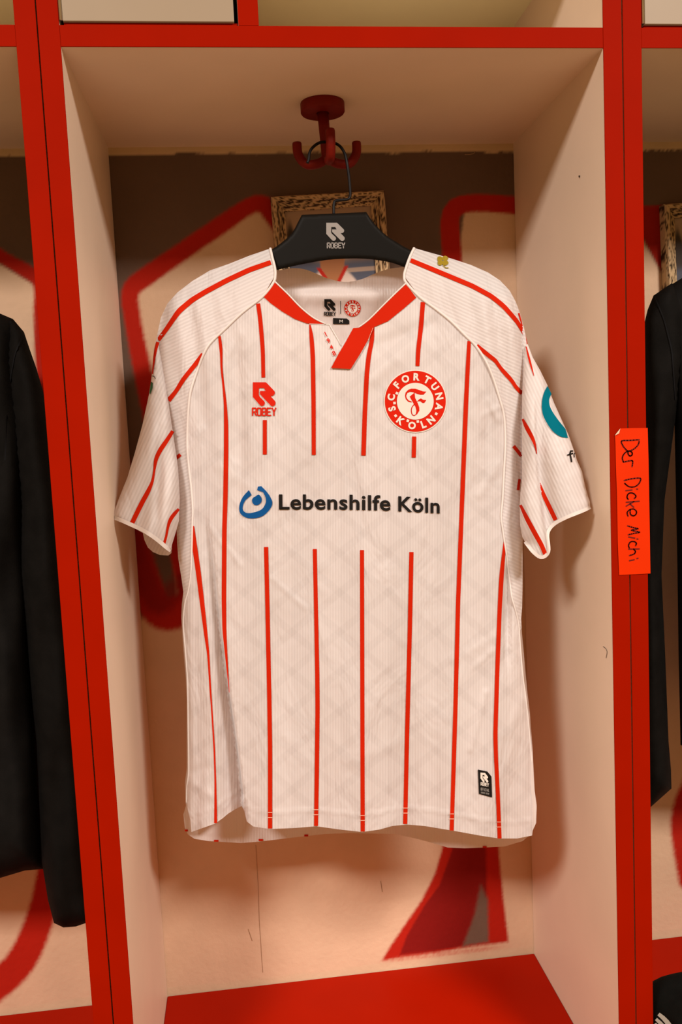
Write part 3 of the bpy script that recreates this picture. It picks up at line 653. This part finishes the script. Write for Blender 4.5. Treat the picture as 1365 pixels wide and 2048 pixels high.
surf('placket', [(707, 656), (749, 653), (739.5, 675), (722.6, 705), (702, 738), (662.6, 736), (677.5, 708), (692, 683.6)], 4, lambda a, b: F(a, b) - .0028, 'fabric_red', jersey, both=lambda a, b: F(a, b) - .0016, weld=1e-6)
strokes('placket_stitch', [[(746.5 - i * 1.25, 656 + i * 3.1), (745.8 - i * 1.25, 657.8 + i * 3.1)] for i in range(8)], .8, lambda a, b: F(a, b) - .0030, 'thread_pale', jersey)
q = np.array([(619, 648), (659, 649), (677, 680), (683, 692)]); tube('placket_edge', P(q[:, 0], q[:, 1], F(q[:, 0], q[:, 1]) - .0004), .0008, 'piping_white', jersey, 6)
def digit(ch, cx, cy, h, ang):
    V, Fc = glyph_mesh(ch, .03); V = V - (V.max(0) + V.min(0)) / 2; V = V / (V[:, 1].max() * 2) * h
    a = math.radians(ang); return np.stack([cx + V[:, 0] * math.cos(a) - V[:, 1] * math.sin(a), cy - (V[:, 0] * math.sin(a) + V[:, 1] * math.cos(a))], 1), Fc
put_text([digit('1', 651.6, 668, 9.5, 24), digit('9', 657.3, 681.3, 9.5, 22), digit('4', 663, 694, 9, 22), digit('8', 668.3, 706.3, 9.5, 22)], None, F, 'year_print', 'print_red', jersey, .0022)
# chest logo
o = decal('chest_logo', rlogo(506, 764.5, 45.5, 48), F, 'print_red', jersey, .0012, 5)
strokes('lettering', block_text('ROBEY', 504, 815, 553, 17, 2.6), 2.6, F, 'print_red', o, .0012)
# club crest
def crest(cx, cy, rad, fn, parent, off, rim=True):
    k = rad / 555.0
    def circ(r, n=64): return [(cx + r * math.cos(2 * math.pi * i / n), cy + r * math.sin(2 * math.pi * i / n)) for i in range(n)]
    root = decal('club_crest', circ(rad), fn, 'print_red', parent, off, max(4, rad / 8))
    if rim:
        decal('crest_rim', circ(rad * 1.035), fn, 'print_white', root, off - .0003, max(4, rad / 8))
    decal('crest_disc', circ(335 * k), fn, 'print_white', root, off + .0004, max(4, rad / 8))
    pts = []
    for ch, ang, flip in (('F', -48.6, 0), ('O', -23.9, 0), ('R', 3, 0), ('T', 29, 0), ('U', 53, 0), ('N', 78, 0), ('A', 103, 0), ('S', -108, 0), ('C', -80.6, 0),
                          ('K', -143.3, 1), ('O', -172.3, 1), ('L', 160.5, 1), ('N', 140, 1)):
        V, Fc = glyph_mesh(ch, .045); V = V - (V.max(0) + V.min(0)) / 2; V = V / (V[:, 1].max() * 2) * 138 * k
        V = V * np.array([.96, 1])
        a = math.radians(ang); rr = 445 * k
        up = np.array([math.sin(a), -math.cos(a)]); rt = np.array([math.cos(a), math.sin(a)])
        if flip: up, rt = -up, -rt
        c0 = np.array([cx, cy]) + np.array([math.sin(a), -math.cos(a)]) * rr
        pts.append((c0 + V[:, :1] * rt + V[:, 1:] * up, Fc))
    for ang, rr in ((121, 445), (-126.5, 445), (-95, 380), (-66.5, 365), (-159, 380), (173, 372)):
        a = math.radians(ang); u = np.array([math.sin(a), -math.cos(a)]); t = np.array([math.cos(a), math.sin(a)]); c0 = np.array([cx, cy]) + u * rr * k; s = 23 * k
        pts.append((np.array([c0 + u * s + t * s, c0 + u * s - t * s, c0 - u * s - t * s, c0 - u * s + t * s]), [(0, 1, 2, 3)]))
    put_text(pts, None, fn, 'lettering', 'print_white', root, off + .0005)
    Z = lambda L: [(cx + (x - 648) * k, cy + (y - 660) * k) for x, y in L]
    letter = [[(460, 560), (472, 500), (520, 450), (580, 430), (650, 432), (720, 455), (790, 480), (850, 485), (800, 540), (740, 542), (680, 525), (610, 495), (555, 488), (505, 508), (482, 560), (492, 600), (525, 642), (585, 666), (580, 682), (518, 668), (474, 620)],
              [(635, 500), (545, 575), (610, 690), (650, 760), (668, 830), (655, 895), (622, 915), (628, 932), (682, 895), (722, 830), (720, 770), (690, 690), (645, 600)],
              [(676, 668), (716, 625), (750, 607), (790, 632), (850, 638), (812, 692), (780, 692), (740, 660), (705, 660)]]
    VV = []; FF = []; n = 0
    for L in letter:
        q_, f_ = cdt(Z(L), max(3, 40 * k)); VV.append(q_); FF += [tuple(i + n for i in t[::-1]) for t in f_]; n += len(q_)
    put_text([(np.vstack(VV), FF)], None, fn, 'monogram', 'print_red', root, off + .0007)
    strokes('monogram_loop', [Z(spline([(625, 922), (592, 900), (575, 835), (588, 770), (630, 715)], 4))], 17 * k, fn, 'print_red', root, off + .0007)
    return root
crest(831.2, 802.5, 61, F, jersey, .0012)
# sponsor print
def base_y(x): return np.interp(x, [558, 640, 700, 780, 800, 880], [1018.3, 1018.3, 1018.8, 1020.6, 1022, 1026])
capH = glyph_mesh('L', .024)[0][:, 1].max()
def word(txt, xa, xb):
    V1, F1 = glyph_mesh(txt, .024, 1.06); x = xa + (V1[:, 0] - V1[:, 0].min()) / np.ptp(V1[:, 0]) * (xb - xa)
    return np.stack([x, base_y(x) - V1[:, 1] / capH * 29.5], 1), F1
put_text([word('Lebenshilfe', 558.3, 781.5), word('Köln', 797, 880)], None, F, 'sponsor_lettering', 'print_black', jersey, .0014)
ZL = lambda L: [(460 + x * .3223, 940 + y * .3223) for x, y in L]
ring = spline([(118, 125), (80, 168), (59, 222), (64, 268), (100, 295), (150, 300), (205, 285), (248, 245), (264, 205), (250, 165), (225, 130)], 3)
inner = spline([(205, 137), (222, 170), (223, 205), (200, 242), (160, 260), (110, 268), (82, 250), (82, 220), (97, 188), (135, 155)], 3)
lg = decal('sponsor_logo', ZL(ring + [(195, 100), (174, 103), (170, 125)] + inner), F, 'print_blue', jersey, .0012, 5)
decal('logo_dot', ZL(spline([(180, 153), (197, 175), (195, 200), (175, 217), (150, 215), (138, 195), (142, 175), (160, 163)], 3, True)), F, 'print_blue', lg, .0012, 4)
# label at the hem
lab = decal('hem_label', [(956.4, 1539), (975.4, 1543), (983.6, 1553), (985, 1595), (958.4, 1587.7)], F, 'print_black', jersey, .0012, 6)
decal('label_logo', rlogo(961.6, 1545, 15.8, 19, .10), F, 'print_white', lab, .0018, 4)
strokes('lettering', block_text('ROBEY', 962, 1564, 978.5, 7, 1.1, .4, .16), 1.1, F, 'print_white', lab, .0018)
strokes('small_lettering', block_text('OFFICIAL', 962, 1575, 979.5, 6, .7, .5, .17), .7, F, 'print_silver', lab, .0018)
strokes('fine_print', [[(963 + i * 1.2, 1583.5 + i * .2), (963 + i * 1.2, 1586.6 + i * .2)] for i in range(14) if i != 7], .6, F, 'print_silver', lab, .0018)
# prints inside the back of the neck
nk = decal('neck_logo', rlogo(649, 598.3, 22.5, 23.5), FB, 'print_black', back, .0012, 5)
strokes('lettering', block_text('ROBEY', 648.3, 623.6, 672, 8.4, 1.4), 1.4, FB, 'print_black', nk, .0012)
strokes('neck_divider', [[(681.6, 602.5), (681.3, 627.5)]], 1.2, FB, 'print_black', back, .0012)
crest(705.7, 616.5, 16.2, FB, back, .0012, rim=False)
tg = decal('size_tag', [(666.5, 636), (694, 637), (699, 641), (699, 648.3), (666.5, 648)], FB, 'print_black', back, .0014, 5)
strokes('lettering', block_text('M', 679.5, 639.5, 686, 6, .9), .9, FB, 'print_white', tg, .0022)

# ------------------------------------------------------------------ sleeves
def sleeve(side, shoulder, outer, cuff_f, cuff_b, fold, flapF, flapA, uv_sh, uv_fl, hem_w):
    sl = surf('sleeve', shoulder, 5.0, lambda a, b: F(a, b) - .0002, 'jersey_sleeve', jersey, uvm=uv_sh, both=lambda a, b: 2 * Y0(a, b) - F(a, b) + .002, weld=1e-5)
    edge = outer + [cuff_f[0]]; edge2 = [cuff_f[-1]] + fold
    def infl(a, b):
        d = np.minimum(seg_dist(a, b, outer + [cuff_f[0], (cuff_f[0][0] + (cuff_f[0][0] - outer[-1][0]), cuff_f[0][1] + 40)]), seg_dist(a, b, [cuff_f[-1]] + fold))
        t = np.clip(d / 34.0, 0, 1); return np.sqrt(1 - (1 - t) ** 2)
    def front_(a, b): return flapF(a, b) - flapA(a, b) * infl(a, b)
    def back_(a, b): return flapF(a, b) + flapA(a, b) * infl(a, b)
    fp = surf('sleeve_flap', outer + cuff_f + fold, 4.5, front_, 'jersey_sleeve', sl, uvm=uv_fl)
    surf('sleeve_lining', outer + cuff_b + fold, 4.5, back_, 'jersey_sleeve', sl, uvm=uv_fl)
    ribbon('cuff_hem', [(x, y - hem_w * .25, hem_w) for x, y in cuff_f], front_, 'piping_white', sl, off=.0012, n=5)
    return sl, front_
L_out_sh = [(541, 497), (500, 511), (460, 527), (420, 541), (385, 562), (355, 585), (335, 607), (322, 635), (315, 668), (313, 690)]
L_fold_dn = [(317, 688), (322, 715), (330, 760), (337, 802), (343, 844), (347, 870), (349.5, 888), (355, 925), (357, 943), (360, 998), (358, 1042), (352, 1064), (344, 1090)]
L_sh = L_out_sh + [(312, 720), (318, 780), (326, 840), (336, 900), (346, 950), (350, 1000), (353, 1040), (354, 1072), (356.6, 1116), (363, 1155), (367, 1184), (368, 1205)] + PIPE_L[22:4:-1] + [(551, 550), (550, 535), (545, 515)]
L_out = [(315, 668), (308, 700), (304, 750), (298, 790), (285, 850), (270, 905), (255, 955), (240, 992), (226, 1029)]
L_cuff = [(226, 1036), (244, 1043), (262, 1051), (286, 1062), (305, 1074), (322, 1087), (333, 1097), (342, 1103)]
L_cuffb = [(226, 1036), (262, 1052), (286, 1066), (289, 1080), (296, 1095), (306, 1104), (320, 1110), (337, 1111), (343, 1106)]
def LF(a, b):
    b = np.asarray(b, float); y0 = Y0(a, b)
    return y0 - np.interp(b, [668, 760, 900, 1100], [.003, .007, .016, .024]) 
def LA(a, b):
    a = np.asarray(a, float); b = np.asarray(b, float)
    w = np.interp(b, [668, 720, 850, 1100], [.002, .010, .020, .026])
    return w * (1 + .10 * np.sin((a * .91 + b * .41) / 11) - .22 * np.exp(-((a - np.interp(b, [800, 950, 1100], [320, 318, 312])) / 9) ** 2) + .10 * np.sin(b / 30 + a / 19))
sl_l, FL = sleeve(-1, L_sh, L_out, L_cuff, L_cuffb, L_fold_dn[::-1], LF, LA, [[.42, .91], [-.91, .42]], [[.91, .41], [-.41, .91]], 8)
R_out_sh = [(829, 496), (857, 504), (903, 517), (943, 530), (977, 545), (1001, 561), (1020, 581), (1032, 603), (1041, 626), (1048, 652), (1056, 692)]
R_fold_dn = [(1053, 690), (1050, 715), (1047, 750), (1045, 790), (1045, 842), (1045, 904), (1045, 959), (1041.5, 985), (1040, 1011), (1041, 1051), (1045, 1073)]
R_sh = R_out_sh + [(1058, 740), (1062, 800), (1060, 880), (1056, 940), (1050, 1000), (1046, 1088), (1046, 1170), (1045, 1215), (1043, 1237), (1044, 1256), (1040, 1262)] + PIPE_R[25:4:-1] + [(809, 552), (812, 538), (820, 515)]
R_out = [(1056, 688), (1066, 714), (1081.5, 741.5), (1095, 769), (1109, 806), (1123, 837), (1138.5, 871), (1148, 898), (1155, 921), (1165, 943), (1172, 975), (1177, 993), (1181, 1004)]
R_cuff = [(1181.5, 1016), (1171, 1021.5), (1134, 1036), (1112, 1047), (1099, 1059), (1095, 1070), (1097.5, 1090), (1099, 1106), (1092, 1115), (1081.5, 1118), (1066, 1105), (1051, 1085)]
R_cuffb = [(1181.5, 1016), (1160, 1024), (1130, 1036), (1105, 1050), (1090, 1062), (1075, 1075), (1055, 1080)]
def RF(a, b):
    b = np.asarray(b, float); return Y0(a, b) - np.interp(b, [688, 780, 900, 1100], [.002, .010, .020, .026])
def RA(a, b):
    a = np.asarray(a, float); b = np.asarray(b, float)
    w = np.interp(b, [688, 740, 850, 1100], [.002, .009, .018, .022])
    cr = np.interp(b, [740, 780, 910, 965, 1065, 1120], [1072, 1074, 1076, 1081, 1094, 1102])
    st_ = np.where(a > cr, np.exp(-((a - cr) / 22) ** 2), np.exp(-((a - cr) / 4) ** 2))
    return w * (1 - .55 * st_ * sm(740, 900, b) + .08 * np.sin((a * .91 - b * .41) / 12))
sl_r, FR = sleeve(1, R_sh, R_out, R_cuff, R_cuffb, R_fold_dn[::-1], RF, RA, [[-.42, .91], [.91, .42]], [[.91, -.41], [.41, .91]], 7)
def ss(sl, fn, pts): ribbon('stripe', pts, fn, 'fabric_red', sl, off=.0010, n=5)
ss(sl_l, F, [(542, 524.5, 9.5), (498, 540, 10), (454, 560.6, 10), (410, 584, 10), (384, 600, 10.5), (358, 622, 11), (346, 639, 9.5), (334, 657, 9), (317, 680, 8)])
ss(sl_l, FL, [(316, 684, 7), (312, 697, 6), (309, 714, 5), (306.5, 735, 3), (305, 748, 2)])
ss(sl_l, F, [(406, 708, 8), (390, 730, 9), (366.5, 759, 9), (352, 783, 8), (337, 801, 10)])
ss(sl_l, FL, [(346, 862, 7), (332, 884, 9), (321, 899, 9), (312, 918, 8), (309, 941, 4), (305.5, 963, 5.5), (297, 982, 9), (286, 1002, 9.5), (275, 1024, 9.5), (264, 1047, 9)])
ss(sl_l, FL, [(358, 1018, 5), (349.5, 1027, 8), (341, 1038, 8), (336, 1054, 5), (333, 1073, 4.5), (327, 1092, 6)])
ss(sl_l, F, [(352, 917, 7), (361, 909, 7)])
ss(sl_r, F, [(822, 520.5, 9), (857, 535, 9.5), (903, 554, 9.5), (946, 572, 9.5), (983, 592, 9.5), (1008, 612, 9.5), (1023, 629, 9), (1036, 644, 8.5), (1045, 660, 7), (1051, 674, 4), (1055.5, 690, 1.5)])
ss(sl_r, F, [(1038.5, 626, 4), (1045.5, 652, 2)])
ss(sl_r, F, [(954, 691, 8), (977, 710, 8.5), (993, 722, 8), (998, 731, 6.5), (1006, 741, 8), (1017, 753, 8.5), (1027, 764, 7.5), (1031.5, 774, 7), (1046, 787, 9)])
ss(sl_r, FR, [(1053, 693, 2), (1058.5, 716, 4.5), (1065, 738.6, 3), (1068.6, 751.5, 1)])
ss(sl_r, FR, [(1046, 838, 4), (1054, 855, 9), (1064.6, 874, 8), (1071, 889, 5), (1074.5, 908, 1.5)])
ss(sl_r, FR, [(1081, 966, 1.5), (1088, 990, 8), (1100, 1015, 9), (1112, 1040, 8.5)])
ss(sl_r, FR, [(1041.5, 1010, 5), (1054, 1036, 9), (1069, 1064, 9.5), (1084.6, 1091.5, 9), (1091, 1108, 8.5)])
ss(sl_r, F, [(1028, 892, 7), (1044, 912, 7)]); ss(sl_r, F, [(1040, 958, 5), (1037, 980, 6)])
decal('sleeve_badge', [(302, 763), (306, 766), (305.5, 776), (300.5, 789), (299, 786)], FL, 'print_green', sl_l, .0012, 4)
strokes('badge_outline', [[(304.5, 752), (308, 752.5), (311, 757)]], 1.2, FL, 'print_black', sl_l)
arc_o = spline([(1096, 772), (1089, 785), (1084.5, 805), (1086, 827), (1094, 845), (1106, 862), (1121.5, 873), (1137, 876)], 3)
arc_i = spline([(1132, 858), (1115, 837), (1102, 816), (1099, 800), (1104, 788)], 3)
decal('sleeve_logo', arc_o + arc_i, FR, 'print_teal', sl_r, .0012, 4)
strokes('sleeve_lettering', [[(1146, 902), (1142.5, 902), (1141, 907), (1144, 923)], [(1136.5, 910), (1146, 907)]], 3.0, FR, 'print_black', sl_r)
strokes('sleeve_lettering', [[(1150.5, 906), (1149, 909), (1149.5, 914)]], 1.8, FR, 'print_black', sl_r)
cl = [(a, b) for t in range(4) for a, b in []]
VV = []; FF = []; n = 0
for cxx, cyy in ((880.5, 517.5), (891, 516.5), (881, 525.5), (891.5, 525.5)):
    q_, f_ = cdt([(cxx + 5.8 * math.cos(t) * (1 + .12 * math.cos(3 * t)), cyy + 5.2 * math.sin(t)) for t in np.linspace(0, 2 * math.pi, 14)[:-1]], 4)
    VV.append(q_); FF += [tuple(i + n for i in t[::-1]) for t in f_]; n += len(q_)
cv = put_text([(np.vstack(VV), FF)], None, F, 'clover_print', 'print_gold', sl_r, .0016)
strokes('clover_stem', [[(886, 522), (887.5, 531), (892, 535.5), (897, 535.5)]], 1.8, F, 'print_gold', cv, .0016)

# ------------------------------------------------------------------ hanger
def build_hanger():
    yh = lambda px: .113 - (px - 670) * .0001
    base = P(np.array(672.), np.array(530.), np.array(.113)); root = empty('clothes_hanger', tuple(base))
    tag(root, 'black plastic clothes hanger with grey logo hanging from the red hook', 'hanger')
    top = [(604, 429.5), (668, 427), (733, 424), (746, 443), (769, 467.5), (795, 485), (822, 500), (870, 520), (930, 542), (985, 566), (1012, 590)]
    bot = [(1008, 602), (960, 580), (900, 560), (850, 546), (809, 534), (782, 525), (743.6, 518.7), (705, 517), (654, 520), (602.6, 529), (552.6, 540.5), (500, 556), (440, 580), (390, 606), (362, 626)]
    left = [(356, 614), (385, 588), (430, 560), (490, 528), (540, 501), (564, 485), (585, 465), (595, 447)]
    poly = top + bot + left
    def fr(a, b): return yh(np.asarray(a, float)) - .0055
    def bk(a, b): return yh(np.asarray(a, float)) + .0055
    q_, f_ = cdt(spline(poly[2:], 3)[:-1] + [poly[-1], poly[0], poly[1]], 4); n = len(q_); poly = spline(poly[2:], 3)[:-1] + [poly[-1], poly[0], poly[1]]
    d = seg_dist(q_[:, 0], q_[:, 1], poly, True); r = np.sqrt(1 - (1 - np.clip(d / 7.0, 0, 1)) ** 2)
    V = np.vstack([P(q_[:, 0], q_[:, 1], yh(q_[:, 0]) - .0045 - .002 * r), P(q_[:, 0], q_[:, 1], yh(q_[:, 0]) + .0065)])
    # outline vertices come first: join the two faces with a rim
    m = 0
    while m < n and d[m] < 1e-4: m += 1
    Fc = [t[::-1] for t in f_] + [tuple(i + n for i in t) for t in f_]
    bd = {}
    for t in f_:
        for k in range(len(t)):
            e = (t[k], t[(k + 1) % len(t)]); bd[e] = bd.get(e, 0) + 1
    for (a, b) in bd:
        if (b, a) not in bd: Fc.append((a, b, b + n, a + n))
    o = mesh('hanger_body', V, Fc, 'hanger_black', root, smooth=True)
    o.data.set_sharp_from_angle(angle=math.radians(50))
    fh = lambda a, b: yh(np.asarray(a, float)) - .0068
    lg = decal('hanger_logo', rlogo(653, 445.5, 37, 36.5), fh, 'print_silver', root, .0006, 6)
    strokes('lettering', block_text('ROBEY', 654, 485, 691, 12, 2.2), 2.2, fh, 'print_silver', lg, .0006)
    pts = spline([(668, 430), (668, 412), (670, 403), (678, 400.5), (692, 399.5), (699, 396), (701, 385), (698, 350), (693, 318), (689, 305), (680, 292), (666, 285), (648, 284), (636, 287), (624, 297), (619, 308), (618, 318), (615, 326)], 4)
    yy = np.interp([p[1] for p in pts], [280, 330, 400, 430], [HKY - .024, HKY - .026, .114, .113])
    q3 = P(np.array([p[0] for p in pts]), np.array([p[1] for p in pts]), yy)
    tube('hanger_hook', q3, .0017, 'wire_black', root, 10)
build_hanger()

# ------------------------------------------------------------------ neighbouring jackets
def jacket(torso, sleeves, yc, label, seams=()):
    c = P(np.array(np.mean([p[0] for p in torso])), np.array(max(p[1] for p in torso)), np.array(yc)); root = empty('jacket', tuple(c))
    tag(root, label, 'jacket', 'black jackets in the side lockers')
    def pill(name, poly, ymid, a, ww, wrk):
        def infl(x, y):
            t = np.clip(seg_dist(x, y, poly, True) / ww, 0, 1); return np.sqrt(1 - (1 - t) ** 2)
        def w_(x, y): return wrk * (np.sin(x / 17 + y / 60) + .7 * np.sin(x / 9 - y / 90) + .5 * np.sin(y / 45 + x / 30)) * infl(x, y)
        ym = lambda x, y: ymid + 0 * np.asarray(x, float)
        return surf(name, poly, 9, lambda x, y: ym(x, y) - a * infl(x, y) + w_(x, y), 'jacket_black', root, both=lambda x, y: ym(x, y) + a * infl(x, y), weld=2e-4), (lambda x, y: ym(x, y) - a * infl(x, y) + w_(x, y))
    b, fb = pill('jacket_body', torso, yc, .05, 90, .003)
    for s in sleeves:
        o_, fs = pill('jacket_sleeve', s, yc - .022, .036, 42, .003)
    for ln, which in seams:
        ribbon('seam', [(x, y, 2.2) for x, y in ln], fs if which else fb, 'jacket_seam', root, off=.0012)
    return root
mir = lambda L, c: [(2 * c - x, y) for x, y in L[::-1]]
tl = [(-165, 575), (-90, 596), (0, 627), (26, 638), (48, 664), (60, 700), (66, 760), (62, 900), (56, 1100), (62, 1300), (74, 1500), (86, 1690), (87, 1738), (50, 1741), (0, 1756), (-100, 1772)]
sl = [(20, 640), (48, 664), (60, 700), (73, 737), (86, 781), (94, 818), (104, 900), (120, 1050), (140, 1250), (158, 1450), (172, 1650), (183, 1800), (184, 1842), (152, 1853), (127, 1855), (108, 1846), (96, 1800), (84, 1725), (73, 1483), (66, 1417), (53, 1264), (42, 1145), (40, 1000), (25, 850), (8, 720)]
jacket(tl + mir(tl, -200), [mir(sl, -200), sl], .145, 'black long-sleeved jacket hanging in the left locker, cut by the left image edge',
       [([(45, 672), (30, 705), (20, 760), (14, 840), (10, 920)], 1)])
tr = [(1660, 520), (1560, 530), (1450, 540), (1365, 556), (1310, 590), (1318, 680), (1350, 850), (1356, 1144), (1358, 1300), (1362, 1490), (1400, 1505), (1500, 1520)]
sr = [(1345, 566), (1308, 591), (1296, 620), (1290, 645), (1288, 700), (1290, 850), (1287, 1000), (1284, 1200), (1282, 1400), (1283, 1560), (1288, 1624), (1298, 1618), (1344, 1577), (1343, 1540), (1338, 1481), (1331, 1300), (1324, 1150), (1330, 1000), (1350, 850), (1370, 720), (1375, 620)]
jacket(tr[::-1] + mir(tr, 1680)[::-1], [mir(sr, 1680), sr], .135, 'black long-sleeved jacket hanging in the right locker, beside the orange name tape',
       [([(1310, 592), (1330, 640), (1345, 700), (1352, 800)], 1)])

# ------------------------------------------------------------------ sports bag on the right-hand seat
def build_bag():
    tlc = P(np.array(1302.), np.array(1934.), np.array(.045)); x0 = HW + 2 * T + .0025 + .006; zt = float(tlc[2])
    import bmesh
    bm = bmesh.new(); bmesh.ops.create_cube(bm, size=1); bmesh.ops.subdivide_edges(bm, edges=bm.edges[:], cuts=14, use_grid_fill=True)
    w_, d_, h_ = .34, .12, zt - SEAT - .006
    for v in bm.verts:
        p = np.array(v.co); n = np.linalg.norm(p * 2, ord=6); p = p / max(np.linalg.norm(p * 2, ord=6), 1e-6) * np.abs(p * 2).max()
        x, y, z = p[0] * w_, p[1] * d_, (p[2] + .5) * h_
        k = (p[2] + .5)
        z += k * .005 * (math.sin(x * 26 + 1) + .6 * math.sin(y * 50 + x * 14)) ; y += .005 * math.sin(x * 45 + z * 30) * math.sin(math.pi * k)
        v.co = (x0 + w_ / 2 + x, y, SEAT + max(z, 0.0))
    me = bpy.data.meshes.new('bag_body'); bm.to_mesh(me); bm.free()
    root = empty('sports_bag', (x0 + w_ / 2, .0, SEAT)); tag(root, 'black sports bag with pale slanted stripes on the red seat of the right locker', 'bag')
    link('bag_body', me, 'bag_black', root)
    fy = lambda a, b: np.full(np.shape(a), -.0645)
    for pts in ([(1318, 2028, 7), (1329, 2035, 9), (1341, 2052, 10), (1360, 2085, 10)], [(1313, 2038, 6), (1323, 2046, 8), (1337, 2066, 9), (1351, 2090, 9)], [(1311, 2047, 5), (1318, 2056, 7), (1333, 2082, 8)]):
        ribbon('bag_stripe', pts, fy, 'stripe_white', root, off=.0005)
build_bag()

# ------------------------------------------------------------------ orange name tape across the right-hand posts
def build_tape():
    Z = lambda L: [(1215 + x * .161, 840 + y * .1611) for x, y in L]
    fy = lambda a, b: np.full(np.shape(a), -.0020)
    c = P(np.array(1268.), np.array(1150.), np.array(-.002)); root = empty('name_tape', tuple(c))
    tag(root, 'bright orange tape strip with a handwritten name stuck across the red posts', 'tape')
    poly = Z([(98, 192), (165, 105), (300, 100), (505, 98), (516, 500), (528, 1200), (540, 1905), (350, 1915), (150, 1925), (133, 1500), (122, 900), (110, 560), (104, 300)])
    surf('tape_strip', poly, 8, lambda a, b: fy(a, b) - .0005, 'tape_orange', root, both=lambda a, b: fy(a, b) - .0001, weld=1e-6)
    surf('curled_corner', Z([(98, 192), (120, 160), (165, 105), (150, 165), (118, 182)]), 3, lambda a, b: fy(a, b) - .0012 - .0012 * np.exp(-((a - 1236) / 4) ** 2), 'tape_back', root)
    ink = [[(400, 243), (290, 252), (185, 258), (190, 305), (225, 355), (265, 385), (330, 362), (385, 310), (400, 262)],
           [(262, 385), (262, 420), (285, 447), (312, 432), (310, 402), (280, 385), (240, 395), (205, 430), (190, 475), (205, 522)],
           [(205, 522), (300, 503), (320, 518), (312, 578)],
           [(215, 750), (300, 730), (412, 722), (408, 770), (370, 815), (320, 832), (270, 825), (235, 800), (220, 785)],
           [(235, 876), (310, 868)], [(370, 856), (380, 858)],
           [(340, 975), (360, 945), (330, 912), (285, 905), (255, 930), (250, 965), (265, 985)],
           [(240, 1020), (400, 1008)], [(335, 1012), (240, 1068)], [(285, 1040), (332, 1082)],
           [(290, 1110), (290, 1165), (325, 1190), (358, 1172), (366, 1135), (330, 1104), (280, 1115), (250, 1150), (262, 1195)],
           [(256, 1314), (330, 1336), (385, 1350), (305, 1368), (405, 1392), (330, 1408), (265, 1424)], [(270, 1452), (345, 1466)], [(374, 1476), (384, 1479)],
           [(355, 1560), (365, 1530), (335, 1508), (290, 1515), (268, 1555), (278, 1592)],
           [(270, 1602), (400, 1600)], [(330, 1602), (352, 1630), (338, 1662), (280, 1682)], [(280, 1746), (338, 1734)], [(372, 1720), (385, 1716)]]
    strokes('handwriting', [Z(spline(l, 3)) if len(l) > 2 else Z(l) for l in ink], 2.5, lambda a, b: fy(a, b) - .0005, 'ink', root, off=.0004)
build_tape()
